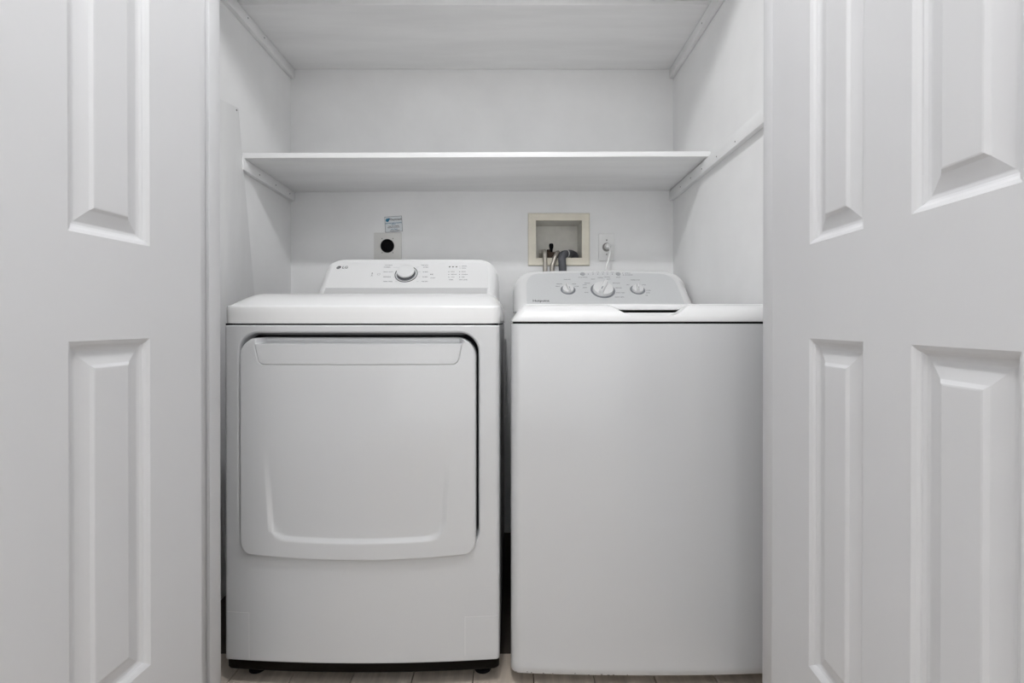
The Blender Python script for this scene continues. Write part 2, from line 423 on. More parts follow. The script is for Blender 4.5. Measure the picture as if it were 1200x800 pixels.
us = sorted(set([round(-1 + 2 * i / 70, 5) for i in range(71)] + [round(s_ * (1 - a), 5) for s_ in (-1, 1) for a in (.0, .001, .003, .006, .010, .015, .021, .06, .07, .08, .09, .1)] +
    [round(s_ * (.835 + .0035 * i), 5) for s_ in (-1, 1) for i in range(22)] + [round(s_ * (.70 + .006 * i), 5) for s_ in (-1, 1) for i in range(22)]))
vz = coords(.320, QZT, .016, [(.320, .327, .0008), (.327, .385, .0022), (QZT - .049, QZT, .0016), (HZ - .0024, HZ + .0040, .0008), (.7955, .8200, .00065)])
V = [door_pt(u, (z - .320) / (QZT - .320)) for z in vz for u in us]; n = len(us)
Fc = [(j * n + i, j * n + i + 1, (j + 1) * n + i + 1, (j + 1) * n + i) for j in range(len(vz) - 1) for i in range(n - 1)]
per = [i for i in range(n)] + [j * n + n - 1 for j in range(1, len(vz))] + [(len(vz) - 1) * n + i for i in range(n - 2, -1, -1)] + [j * n for j in range(len(vz) - 2, 0, -1)]
b0 = len(V)
for i in per: V.append((V[i][0], dplan(V[i][0]) + .0415, V[i][2]))
m_ = len(per)
for i in range(m_): Fc.append((per[i], per[(i + 1) % m_], b0 + (i + 1) % m_, b0 + i))
grid_obj('door', V, Fc, M_white, dr, 50)

# kick plate, feet
kx = coords(DX0 + .002, DX1 - .002, .02, [(DX0, DX0 + .016, .0016), (DX1 - .016, DX1, .0016)])
kp = lambda x: plan(x, DXC, DHW - .002, 1.176, .016, .014)
V = []; rows_ = [[(x, kp(x) + i_, z) for x in kx] for z, i_ in ((.0625, .004), (.0615, 0), (.040, .001), (.034, .006), (.033, .010))] + [[(x, 1.30, .033) for x in kx], [(x, 1.30, .0625) for x in kx]]
for r_ in rows_: V += r_
n = len(kx); Fc = [(j * n + i, j * n + i + 1, (j + 1) * n + i + 1, (j + 1) * n + i) for j in range(len(rows_) - 1) for i in range(n - 1)]
Fc.append(tuple(j * n for j in range(len(rows_)))); Fc.append(tuple(j * n + n - 1 for j in range(len(rows_))))
grid_obj('kick_plate', V, Fc, M_black, dr, 40)
obj('base_pan', box(DX0 + .01, DX1 - .01, 1.30, 1.92, .040, .0622), M_blackm, dr)
for fx in (DX0 + .055, DX1 - .045):
    for fy in (1.245, 1.86):
        ft = obj('foot', add_lathe(bmesh.new(), [(0, 0), (.022, 0), (.022, .008), (.012, .012), (.012, .045), (0, .045)], Matrix.Translation((fx, fy, 0)), n=20), M_blackm, dr)
        obj('nut', add_lathe(bmesh.new(), [(.008, .026), (.018, .026), (.018, .031), (.008, .031)], Matrix.Translation((fx, fy, 0)), n=6), M_chrome, ft, smooth=None)
# clear protective films at both lower corners
def film(x0, x1, z0, z1, name='protective_film', m=M_film, par=dr, lift=0):
    fx = coords(x0, x1, .006, []); V, Fc = sheet(fx, [z0, z1], lambda x, z: (x, dplan(x) - .0006 - lift, z))
    V2 = [(a, b + .0004, c) for a, b, c in V]; n_ = len(V); nn = len(fx)
    Fc = Fc + [tuple(i + n_ for i in f[::-1]) for f in Fc]
    for i in range(nn - 1): Fc.append((i, i + 1, n_ + i + 1, n_ + i)); Fc.append((nn + i, nn + i + 1, n_ + nn + i + 1, n_ + nn + i))
    Fc.append((0, nn, n_ + nn, n_)); Fc.append((nn - 1, 2 * nn - 1, n_ + 2 * nn - 1, n_ + nn - 1))
    return grid_obj(name, V + V2, Fc, m, par, 30)
M_fe = mat('film_edge', (.72, .72, .725), .3)
for a, b, c, d_, inner in ((DX0 + .008, -.651, .0700, .1830, 1), (-.1170, DX1 - .004, .0760, .1730, 0)):
    o = film(a, b, c, d_); o['label'] = 'square of clear protective film'
    film(a, b, d_ - .0013, d_, 'film_edge', M_fe, o, .0003)
    xe = b if inner else a + .0013
    film(xe - .0013, xe, c, d_, 'film_edge', M_fe, o, .0003)

# console: cross-section swept between two rounded ends
PY0, PZ0, PK = 1.690, 1.000, 1.19            # front plane: z = PZ0 + PK*(y-PY0)
CX0, CX1 = -.703, -.052; CXC = (CX0 + CX1) / 2
pu = Vector((0, 1, PK)).normalized(); pn = Vector((0, -PK, 1)).normalized()
def dplane(qx, qy):
    """point of the dryer's console face"""
    k = (HORIZON - qy) / F; Y = (PZ0 - PK * PY0 - HC) / (k - PK); return Vector(((qx - 600) / F * Y, Y, HC + k * Y))
def console(name, x0, x1, zbase, ztop, plane, yback, rend, m, parent, capw, capdepth, arch=0.0):
    py0, pz0, pk = plane
    xc, hw = (x0 + x1) / 2, (x1 - x0) / 2
    sec = []   # (param height 0..1) along the face then round over the top to the back
    xs_ = coords(x0, x1, .02, [(x0, x0 + max(capw, rend) + .004, .002), (x1 - max(capw, rend) - .004, x1, .002)])
    rows_ = []
    def topz(x):
        dx = abs(x - xc) - (hw - rend); z = ztop - arch * ((x - xc) / hw) ** 2
        if dx > 0: z -= rend - math.sqrt(max(0, rend * rend - dx * dx))
        return z
    def yadd(x):
        dx = abs(x - xc) - (hw - capw)
        return capdepth * (1 - math.sqrt(max(0, 1 - (dx / capw) ** 2))) if dx > 0 else 0
    K = 14
    for k_ in range(K + 1):
        f_ = k_ / K; rows_.append([(x, py0 + (zbase + (topz(x) - .008 - zbase) * f_ - pz0) / pk + yadd(x), zbase + (topz(x) - .008 - zbase) * f_) for x in xs_])
    for a in (20, 40, 60, 80):
        a_ = math.radians(a); rows_.append([(x, py0 + (topz(x) - .008 - pz0) / pk + yadd(x) + .010 * (1 - math.cos(a_)), topz(x) - .008 + .008 * math.sin(a_)) for x in xs_])
    rows_.append([(x, max(yback - .01, py0 + (topz(x) - pz0) / pk + yadd(x) + .012), topz(x) - .001) for x in xs_]); rows_.append([(x, yback + .02, topz(x) - .012) for x in xs_]); rows_.append([(x, yback + .02, zbase) for x in xs_]); rows_.append(rows_[0])
    V_ = []
    for r_ in rows_: V_ += r_
    n_ = len(xs_); F_ = [(j * n_ + i, j * n_ + i + 1, (j + 1) * n_ + i + 1, (j + 1) * n_ + i) for j in range(len(rows_) - 1) for i in range(n_ - 1)]
    F_.append(tuple(j * n_ for j in range(len(rows_) - 1))); F_.append(tuple(j * n_ + n_ - 1 for j in range(len(rows_) - 1)))
    return grid_obj(name, V_, F_, m, parent, 50)
console('console', CX0, CX1, .972, 1.139, (PY0, PZ0, PK), 1.91, .078, M_dconsole, dr, .036, .060)
# face plate standing a little proud of the console, with the step under it
bm = bmesh.new(); pts = []
fx0, fx1, top_ = CX0 + .034, CX1 - .034, 1.123
zlow = dplane(470, 337.5).z
def fp(x, z, n_): return Vector((x, PY0 + (z - PZ0) / PK, z)) + pn * n_
def rounded_poly(x0, x1, z0, z1, rt, N=8):
    out = [(x0, z0), (x1, z0)]
    for i in range(N + 1): a = PI / 2 * i / N; out.append((x1 - rt + rt * math.cos(a), z1 - rt + rt * math.sin(a)))
    for i in range(N + 1): a = PI / 2 + PI / 2 * i / N; out.append((x0 + rt + rt * math.cos(a), z1 - rt + rt * math.sin(a)))
    return out
poly = rounded_poly(fx0, fx1, zlow, top_, .035)
A = [bm.verts.new(fp(x, z, .0012)) for x, z in poly]; cx_, cz_ = (fx0 + fx1) / 2, (zlow + top_) / 2
B = [bm.verts.new(fp(x + .002 * (1 if x > cx_ else -1), z + (.0 if z < cz_ else .002), -.002)) for x, z in poly]
bm.faces.new(A)
for i in range(len(A)): bm.faces.new((A[i], A[(i + 1) % len(A)], B[(i + 1) % len(A)], B[i]))
obj('control_panel', bm, M_dconsole, dr, smooth=None)
# step below the control panel, its shadow painted as a grey strip
bm = bmesh.new()
v = [bm.verts.new(p) for p in (fp(fx0 + .003, zlow, .0010), fp(fx1 - .003, zlow, .0010), fp(fx1 - .003, .985, .0010) + Vector((0, -.004, 0)), fp(fx0 + .003, .985, .0010) + Vector((0, -.004, 0)))]
bm.faces.new(v)
v2 = [bm.verts.new(q.co + Vector((0, .004, -.001))) for q in v]; bm.faces.new(v2[::-1])
for i in range(4): bm.faces.new((v[i], v[(i + 1) % 4], v2[(i + 1) % 4], v2[i]))
so = obj('lower_step', bm, mat('step_shadow', (.60, .60, .60), .5), dr, smooth=None); so['label'] = 'grey strip painted as the step shadow below the control panel'
# dial
dc = dplane(476.2, 321.4); Mk = axis_matrix(dc, (1, 0, 0), pu, pn)
kn = obj('dial', add_lathe(bmesh.new(), [(.0322, .0150), (.0322, .0185), (.0312, .0205), (.0290, .0212), (0, .0214)], Mk, n=56), M_top, dr)
obj('dial_side', add_lathe(bmesh.new(), [(.0335, .0012), (.0328, .004), (.0318, .0165)], Mk, n=56), M_chrome, kn)['label'] = 'side of the dial, dark satin metal as painted shade'  # chrome darkens the side, painting in the shade under the cap
obj('dial_ring', add_lathe(bmesh.new(), [(.0395, .0010), (.0395, .0028), (.0418, .0028), (.0418, .0010)], Mk, n=56), M_chrome, kn)
obj('dial_skirt', add_lathe(bmesh.new(), [(.0335, .0016), (.0345, .0036), (.0328, .006)], Mk, n=56), M_ring, kn)
bm = bmesh.new()
# lettering on the dryer
def tm(p, rot=0): return axis_matrix(Vector(p) + pn * .0013, (1, 0, 0), pu, pn)
it = []
for s_, x, y, al in (('COTTON/', 460, 311, 'RIGHT'), ('NORMAL', 458, 313.3, 'RIGHT'), ('HEAVY DUTY', 461, 318.8, 'RIGHT'), ('BEDDING', 458, 324.6, 'RIGHT'), ('PERM. PRESS', 460, 330, 'RIGHT'),
                     ('TIME DRY', 493.5, 311, 'LEFT'), ('60 MIN.', 496, 313.3, 'LEFT'), ('40 MIN.', 495.5, 318.8, 'LEFT'), ('30 MIN.', 495, 324.6, 'LEFT'), ('AIR DRY', 494, 330, 'LEFT'),
                     ('START', 507.5, 325.8, 'CENTER')):
    it.append((s_, tm(dplane(x, y)), .0062, al))
o_ = flat_print(obj('lettering', text_bm(it), M_printlight, dr, smooth=None))
it = []
for r_, (ya, la, lb) in enumerate(((318.5, 'HIGH', 'MORE'), (321.7, 'MEDIUM', 'NORMAL'), (324.8, 'LOW', 'LESS'))):
    it.append((la, tm(dplane(528.5, ya)), .0055, 'LEFT')); it.append((lb, tm(dplane(541, ya)), .0055, 'LEFT'))
it += [('TEMP.', tm(dplane(526, 328)), .0065, 'LEFT'), ('DRY LEVEL', tm(dplane(538, 328)), .0065, 'LEFT'), ('SIGNAL', tm(dplane(541, 312)), .006, 'LEFT'), ('CHECK', tm(dplane(541, 314.4)), .005, 'LEFT')]
o_ = flat_print(obj('lettering', text_bm(it), M_printlight, dr, smooth=None))
bm = bmesh.new()
for x, y, r_ in ((527, 312.8, .0032), (531, 312.8, .0032), (535, 312.8, .0032), (526, 318.5, .0016), (526, 321.7, .0016), (526, 324.8, .0016), (538.6, 318.5, .0018), (538.6, 321.7, .0018), (538.6, 324.8, .0018), (539, 312.2, .0012), (539, 314.4, .0012)):
    add_lathe(bm, [(0, .0014), (r_, .0014), (r_, .0008)], axis_matrix(dplane(x, y), (1, 0, 0), pu, pn), n=12)
o_ = flat_print(obj('indicator_lights', bm, M_print, dr, smooth=None))
bm = bmesh.new()     # start / pause mark, two icons and dial ticks
p = dplane(506.0, 321.6); Mq = tm(p)
for tri in (((-.005, -.0035), (-.005, .0035), (0, 0)), ((.001, -.0035), (.001, .0035), (.0022, .0035), (.0022, -.0035)), ((.0034, -.0035), (.0034, .0035), (.0046, .0035), (.0046, -.0035))):
    bm.faces.new([bm.verts.new(Mq @ Vector((a, b, .0001))) for a, b in tri])
o_ = flat_print(obj('start_mark', bm, M_print, dr, smooth=None))
bm = bmesh.new()
add_lathe(bm, [(.0045, .0001), (.0055, .0001)], tm(dplane(444, 321.5)), n=24)
Mq = tm(dplane(436, 322.3))
for a in ((-.005, -.0055, .005, -.0045), (-.001, -.004, .001, .003)):
    bm.faces.new([bm.verts.new(Mq @ Vector(q)) for q in ((a[0], a[1], 0), (a[2], a[1], 0), (a[2], a[3], 0), (a[0], a[3], 0))])
add_lathe(bm, [(0, .0001), (.0028, .0001)], tm(dplane(436.4, 320.4)), n=12)
for x0_, x1_, y in ((461, 467.5, 313.5), (463, 465.5, 319), (461, 464, 324.6), (463, 466.5, 330), (487, 491, 313.3), (490.5, 493, 318.8), (490.5, 492.5, 324.6), (488, 491, 330)):
    a, b = dplane(x0_, y), dplane(x1_, y); a += pn * .0013; b += pn * .0013; u_ = pu * .0004
    bm.faces.new([bm.verts.new(q) for q in (a - u_, b - u_, b + u_, a + u_)])
o_ = flat_print(obj('printed_icons', bm, M_printlight, dr, smooth=None))
# maker's mark
lg = dplane(401.2, 313.6)
lo = obj('logo', text_bm([('LG', axis_matrix(lg + pn * .0014, (1, 0, 0), pu, pn), .0175, 'LEFT')]), M_print, dr, smooth=None); lo['label'] = 'dark grey LG letters'
bm = add_lathe(bmesh.new(), [(0, .0001), (.0082, .0001)], axis_matrix(dplane(397.2, 313.6) + pn * .0014, (1, .12, .15), pu, pn), n=28)
em = obj('emblem', bm, M_print, dr, smooth=None)
Mq = axis_matrix(dplane(397.2, 313.6) + pn * .0018, (1, 0, 0), pu, pn)
bm = bmesh.new()
for a, r0, r1 in ((math.radians(200), .0048, .0058),):
    N_ = 18; prev = None
    for i in range(N_ + 1):
        t_ = math.radians(60 + 290 * i / N_); q = [bm.verts.new(Mq @ Vector((r * math.cos(t_), r * math.sin(t_), 0))) for r in (r0, r1)]
        if prev: bm.faces.new((prev[0], prev[1], q[1], q[0]))
        prev = q
for a in ((-.0008, -.003, .0004, .003), (-.0008, -.003, .0028, -.0022)):
    bm.faces.new([bm.verts.new(Mq @ Vector(q)) for q in ((a[0], a[1], 0), (a[2], a[1], 0), (a[2], a[3], 0), (a[0], a[3], 0))])
o_ = flat_print(obj('emblem_lines', bm, M_white, em, smooth=None))

# ================================================================= WASHER
WX0, WX1 = -.003, .683; WXC = .340; WHW = .343
wa = thing('washing_machine', 'white top-loading washing machine with three console knobs, right machine', 'washing machine', (WXC, 1.52, 0))
wplan = lambda x: plan(x, WXC, WHW, 1.172, .010, .024)
xs = coords(WX0, WX1, .02, [(WX0, WX0 + .026, .0015), (WX1 - .026, WX1, .0015)])
rows_ = []
for z, i_ in ((.031, .006), (.0325, .002), (.036, 0), (.050, -.0012), (.062, 0), (.100, 0), (.30, 0), (.50, 0), (.70, 0), (.890, 0), (.8965, .001), (.8985, .004)):
    rows_.append([(x, wplan(x) + i_, z) for x in xs])
rows_.append([(x, 1.86, .8985) for x in xs]); rows_.append([(x, 1.86, .031) for x in xs]); rows_.append(rows_[0])
V = []
for r_ in rows_: V += r_
n = len(xs); Fc = [(j * n + i, j * n + i + 1, (j + 1) * n + i + 1, (j + 1) * n + i) for j in range(len(rows_) - 1) for i in range(n - 1)]
Fc.append(tuple(j * n for j in range(len(rows_) - 1))); Fc.append(tuple(j * n + n - 1 for j in range(len(rows_) - 1)))
grid_obj('cabinet', V, Fc, M_washbody, wa, 30)
obj('top_seam', box(WX0 + .006, WX1 - .006, 1.198, 1.85, .8980, .9045), M_blackm, wa)
for fx in (WX0 + .06, WX1 - .06):
    for fy in (1.25, 1.80):
        obj('foot', add_lathe(bmesh.new(), [(0, 0), (.02, 0), (.02, .01), (.01, .014), (.01, .034), (0, .034)], Matrix.Translation((fx, fy, 0)), n=16), M_blackm, wa)
# chips of worn enamel along the lower edge
bm = bmesh.new()
for qx, w_ in ((605, 1.2), (618, 1), (623, 1.5), (637, 1.6), (648, 1), (674, 1.2), (705, 3), (713, 4), (719, 2), (690, 1), (735, 1)):
    X = (qx - 600) * 1.176 / F; z = .0345 + random.random() * .004; y = wplan(X) - .0009
    pts_ = [(X + .0012 * w_ * math.cos(a) * (.7 + .5 * random.random()), y, z + .0012 * math.sin(a) * (.7 + .6 * random.random())) for a in [2 * PI * i / 7 for i in range(7)]]
    bm.faces.new([bm.verts.new(q) for q in pts_])
o_ = flat_print(obj('enamel_chips', bm, M_screw, wa, smooth=None)); o_['label'] = 'dark chips along the bottom edge'
# top rim with the hand scoop
def lim(x):
    a = abs(x - .3455); return .9195 + (.9475 - .9195) * sstep(.050, .112, a)
LY0 = 1.2240; LX0, LX1 = .030, .652; LYB = 1.700
def rim_z(x, y):
    t_ = y - (wplan(x)); w_ = min(x - WX0, WX1 - x)
    r1 = math.sqrt(max(0, 1 - (1 - min(t_ / .052, 1)) ** 2.0)) ** 1.1; r2 = 1 - (1 - min(w_ / .036, 1)) ** 1.5
    z = .9055 + .0420 * r1 * r2
    if y < LY0: z = min(z, lim(x))
    elif LX0 < x < LX1 and y < LYB: z = min(z, .9265)
    return z
xs = coords(WX0, WX1, .02, [(WX0, WX0 + .04, .002), (WX1 - .04, WX1, .002), (.235, .460, .0035), (LX0 - .001, LX0 + .001, .001), (LX1 - .001, LX1 + .001, .001)])
ys = [0, .0015, .003, .006, .009, .012, .016, .020, .025, .030, .036, .042, .0485]
rows_ = [[(x, wplan(x) + .004, .9030) for x in xs], [(x, wplan(x) + .0005, .9038) for x in xs]]
for t_ in ys: rows_.append([(x, min(wplan(x) + t_, LY0 - .0006), rim_z(x, min(wplan(x) + t_, LY0 - .0006))) for x in xs])
for y in (LY0 - .0004, LY0 + .0004, LY0 + .004, 1.25, 1.4, LYB - .001, LYB + .001, 1.78, 1.86): rows_.append([(x, y, rim_z(x, y)) for x in xs])
rows_.append([(x, 1.86, .9030) for x in xs]); rows_.append(rows_[0])
V = []
for r_ in rows_: V += r_
n = len(xs); Fc = [(j * n + i, j * n + i + 1, (j + 1) * n + i + 1, (j + 1) * n + i) for j in range(len(rows_) - 1) for i in range(n - 1)]
Fc.append(tuple(j * n for j in range(len(rows_) - 1))); Fc.append(tuple(j * n + n - 1 for j in range(len(rows_) - 1)))
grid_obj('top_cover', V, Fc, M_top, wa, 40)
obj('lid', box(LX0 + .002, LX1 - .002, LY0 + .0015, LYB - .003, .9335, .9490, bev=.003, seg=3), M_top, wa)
# console
WY0, WZ0, WK = 1.760, .972, .93
wu = Vector((0, 1, WK)).normalized(); wn = Vector((0, -WK, 1)).normalized()
def wplane(qx, qy):
    k = (HORIZON - qy) / F; Y = (WZ0 - WK * WY0 - HC) / (k - WK); return Vector(((qx - 600) / F * Y, Y, HC + k * Y))
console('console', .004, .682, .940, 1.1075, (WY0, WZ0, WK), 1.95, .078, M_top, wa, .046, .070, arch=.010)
def wf(x, z, n_): return Vector((x, WY0 + (z - WZ0) / WK, z)) + wn * n_
bm = bmesh.new(); poly = []
for x, z in rounded_poly(.055, .634, .944, 1.097, .048): poly.append((x, z - (.008 * ((x - .343) / .34) ** 2 if z > 1.0 else 0)))
# subdivide the top edge so that it follows the arch
top_pts = [(.586 - (.586 - .103) * i / 14, 1.0980) for i in range(1, 14)]
idx = 2 + 9
poly = poly[:idx] + [(x, z - .008 * ((x - .343) / .34) ** 2 - .001) for x, z in top_pts] + poly[idx:]
A = [bm.verts.new(wf(x, z, .0014)) for x, z in poly]; B = [bm.verts.new(wf(x, z, -.002)) for x, z in poly]
bm.faces.new(A)
for i in range(len(A)): bm.faces.new((A[i], A[(i + 1) % len(A)], B[(i + 1) % len(A)], B[i]))
obj('control_panel', bm, M_face, wa, smooth=None)['label'] = 'light grey printed control panel'
def knob(qx, qy, r, ring, grip_ang, h):
    p = wplane(qx, qy) + wn * .0014; M = axis_matrix(p, (1, 0, 0), wu, wn)
    k_ = obj('knob', add_lathe(bmesh.new(), [(r, .001), (r * .99, h * .35), (r * .95, h * .45), (0, h * .50)], M, n=48), M_top, wa)
    obj('knob_ring', add_lathe(bmesh.new(), [(r * .98, .0012), (ring * .93, .0016), (ring, .0004)], M, n=48), M_ring, k_)['label'] = 'grey ring behind the knob'
    R = M @ Matrix.Rotation(grip_ang, 4, 'Z')
    bm = bmesh.new(); add_box(bm, -r * .24, r * .24, -r * .95, r * .92, h * .3, h, bev=r * .12, seg=3)
    for v_ in bm.verts:
        if v_.co.z > h * .6: v_.co.x *= .72; v_.co.y *= .94
    bmesh.ops.transform(bm, matrix=R, verts=bm.verts)
    obj('grip', bm, M_top, k_)
    bm = bmesh.new(); add_box(bm, -r * .05, r * .05, -r * .80, -r * .35, h, h + .0006)
    bmesh.ops.transform(bm, matrix=R, verts=bm.verts); obj('pointer', bm, M_ring, k_, smooth=None)
knob(665.6, 339.8, .0215, .0285, math.radians(12), .022)
knob(706.4, 340.3, .0390, .0465, math.radians(-24), .030)
knob(747.0, 339.8, .0215, .0285, math.radians(-10), .022)
for x, y in ((682.7, 321.3), (724.3, 321.3)):
    obj('button', add_lathe(bmesh.new(), [(0, .004), (.0088, .0038), (.0098, .003), (.0100, .001)], axis_matrix(wplane(x, y), (1, 0, 0), wu, wn), n=24), mat('grey_button', (.40, .41, .42), .4), wa)
bm = bmesh.new()
for x, y, r_ in [(q, 321.4, .0018) for q in (689.3, 694.9, 700.5, 706.3, 711.8, 717.4)] + [(729.7, 320.3, .0018), (730.2, 322.4, .0018)]:
    add_lathe(bm, [(0, .0019), (r_, .0019), (r_, .001)], axis_matrix(wplane(x, y), (1, 0, 0), wu, wn), n=10)
o_ = flat_print(obj('indicator_lights', bm, M_print, wa, smooth=None))
def wt(x, y): return axis_matrix(wplane(x, y) + wn * .0016, (1, 0, 0), wu, wn)
it = [('Hotpoint', wt(624.2, 352.7), .0165, 'LEFT')]
o_ = flat_print(obj('logo', text_bm(it), M_print, wa, smooth=None)); o_['label'] = 'dark grey maker lettering at lower left'
it = []
for s_, x, y, al in (('LOAD SIZE', 664.5, 327.8, 'CENTER'), ('MEDIUM', 658.5, 333, 'RIGHT'), ('SMALL', 656, 335.7, 'RIGHT'), ('LARGE', 670, 333, 'LEFT'), ('SUPER', 673.5, 335.7, 'LEFT'),
                     ('TEMPERATURE', 744, 328.3, 'CENTER'), ('COLD', 752, 334, 'LEFT'), ('HOT', 737.5, 334, 'RIGHT'), ('WARM', 757, 340.5, 'LEFT'), ('RINSE', 757, 343.3, 'LEFT'), ('TAP', 756, 346.3, 'LEFT'),
                     ('HEAVY', 697.5, 327.3, 'RIGHT'), ('NORMAL', 703.5, 325.6, 'CENTER'), ('CASUALS', 711, 324.9, 'CENTER'), ('LIGHT', 713, 327.4, 'CENTER'), ('MEDIUM', 691, 332, 'RIGHT'), ('LIGHT', 687.5, 334, 'RIGHT'), ('HEAVY', 688, 337.2, 'RIGHT'), ('SOAK', 689.5, 343, 'RIGHT'),
                     ('DELICATES', 718, 332, 'LEFT'), ('REGULAR', 721, 337.5, 'LEFT'), ('SPEED WASH', 722, 343.3, 'LEFT'), ('DRAIN & SPIN', 720.5, 348.3, 'LEFT'),
                     ('CYCLE SIGNAL', 683, 325.2, 'CENTER'), ('START', 724.5, 325.2, 'CENTER'), ('SENSING', 732, 320.3, 'LEFT'), ('LID LOCKED', 732, 322.4, 'LEFT'),
                     ('FILL', 694.9, 319.3, 'CENTER'), ('WASH', 700.5, 319.3, 'CENTER'), ('RINSE', 706.3, 319.3, 'CENTER'), ('SPIN', 711.8, 319.3, 'CENTER'), ('DONE', 717.4, 319.3, 'CENTER')):
    it.append((s_, wt(x, y), .0055 if y > 323 or x > 730 else .0042, al))
o_ = flat_print(obj('lettering', text_bm(it), mat('washer_print', (.18, .18, .19), .6), wa, smooth=None))

# ================================================================= BACK WALL FITTINGS
def bw(qx, qy, Y=YB): return Vector(((qx - 600) * Y / F, Y, HC + (HORIZON - qy) * Y / F))
YW = YB - .008
ob = thing('washer_outlet_box', 'cream plastic recessed water outlet box in the back wall', 'outlet box', (bw(655, 311).x, YB, bw(655, 311).z))
x0, x1 = bw(618.8, 0, YW).x, bw(691.2, 0, YW).x; z1, z0 = bw(0, 249.6, YW).z, bw(0, 311, YW).z
ix0, ix1 = bw(628.1, 0, YW).x, bw(681.9, 0, YW).x; iz1, iz0 = bw(0, 258.2, YW).z, bw(0, 302, YW).z
bm = bmesh.new()
def ring(x0, x1, z0, z1, y): return [bm.verts.new(p) for p in ((x0, y, z0), (x1, y, z0), (x1, y, z1), (x0, y, z1))]
R_ = [ring(x0, x1, z0, z1, YB), ring(x0, x1, z0, z1, YB - .005), ring(x0 + .003, x1 - .003, z0 + .003, z1 - .003, YW), ring(ix0, ix1, iz0, iz1, YW), ring(ix0, ix1, iz0, iz1, YB + .004)]
for a, b in zip(R_, R_[1:]):
    for i in range(4): bm.faces.new((a[i], a[(i + 1) % 4], b[(i + 1) % 4], b[i]))
obj('frame', bm, M_cream, ob, smooth=None)
bm = bmesh.new()
R_ = [ring(ix0, ix1, iz0, iz1, YB + .002), ring(ix0 + .002, ix1 - .004, iz0 + .002, iz1 - .002, YB + .105)]
for a, b in zip(R_, R_[1:]):
    for i in range(4): bm.faces.new((a[i], a[(i + 1) % 4], b[(i + 1) % 4], b[i]))
bm.faces.new(R_[-1]); obj('box_liner', bm, M_cream_in, ob, smooth=None)
# valve with its lever
vy = YB + .045
vc = bw(645.5, 299, vy)
bm = bmesh.new(); add_box(bm, vc.x - .030, vc.x + .032, vy - .018, vy + .02, iz0 + .002, vc.z + .012, bev=.004)
add_lathe(bm, [(0, 0), (.013, 0), (.013, .016), (0, .016)], axis_matrix((vc.x - .005, vy, vc.z + .008), (1, 0, 0), (0, 1, 0), (0, 0, 1)), n=16)
vb = obj('valve', bm, M_brass, ob); vb['label'] = 'tarnished brass shut-off valve'
lp = bw(646, 290, vy - .012)
lb = bmesh.new(); add_lathe(lb, [(0, -.038), (.004, -.037), (.004, -.020), (.006, -.012), (.0095, .004), (.0098, .011), (.0075, .017), (0, .019)], axis_matrix(lp + Vector((0, 0, .0)), (1, 0, 0), (0, 1, 0), (0, 0, 1)), n=18, sy=.55)
obj('lever', lb, M_blackm, vb)['label'] = 'black oval lever'
# hoses
def P(qx, qy, Y): return bw(qx, qy, Y)
def floor_run(p, xo, zend=.55): return [Vector((p.x, p.y, p.z)), Vector((p.x + xo * .3, YB - .035, .95)), Vector((p.x + xo, YB - .035, zend))]
h1 = thing('supply_hose', 'straight braided steel supply hose, left of the hoses leaving the box', 'hose', (P(638.5, 317, 2.02).x, 2.02, P(0, 317, 2.02).z), 'water supply hoses')
obj('braided_tube', add_tube(bmesh.new(), spline([P(637.5, 297, YB + .03), P(638, 294.5, YB + .005), P(638.3, 296.5, YB - .016), P(638.6, 304, YB - .020), P(638.7, 318, YB - .022), (.135, YB - .03, .90), (.14, YB - .03, .60)], 8), .0098), M_steel, h1)
obj('coupling', add_lathe(bmesh.new(), [(0, -.012), (.018, -.012), (.019, 0), (.018, .012), (0, .012)], axis_matrix(P(634.8, 297.5, YB + .028), (0, 1, 0), (0, 0, 1), (1, .35, .1)), n=8), M_steel, h1, smooth=None)
h2 = thing('supply_hose', 'slanting braided steel supply hose, between straight hose and grey drain hose', 'hose', (P(646.5, 317, 2.02).x, 2.02, P(0, 317, 2.02).z), 'water supply hoses')
obj('braided_tube', add_tube(bmesh.new(), spline([P(655, 299, YB + .03), P(653.8, 296, YB + .004), P(651.4, 299, YB - .016), P(648.3, 308, YB - .022), P(646.8, 318, YB - .024), (.165, YB - .03, .90), (.17, YB - .03, .60)], 8), .0095), M_steel, h2)
h3 = thing('drain_hose', 'thick dark grey rubber drain hose hooked into the outlet box', 'hose', (P(659, 317, 2.0).x, 2.0, P(0, 317, 2.0).z))
obj('hose_tube', add_tube(bmesh.new(), spline([P(673, 304, YB + .070), P(673.2, 299.5, YB + .066), P(668.5, 297.0, YB + .050), P(663.5, 297.5, YB + .018), P(660.2, 298.2, YB - .010), P(658.6, 302, YB - .024), P(659.0, 310, YB - .028), P(659.4, 320, YB - .030), (.215, YB - .03, .90), (.215, YB - .03, .60)], 10), .0165, n=20), M_hose, h3)
bm = add_lathe(bmesh.new(), [(.0165, -.0015), (.0182, -.0015), (.0182, .0015), (.0165, .0015)], axis_matrix(P(663.6, 297.4, YB + .016), (0, 0, 1), (-.65, .75, .0), (.75, .65, .05)), n=24)
obj('hose_clip', bm, M_cord, h3)['label'] = 'white clip around the hose bend'
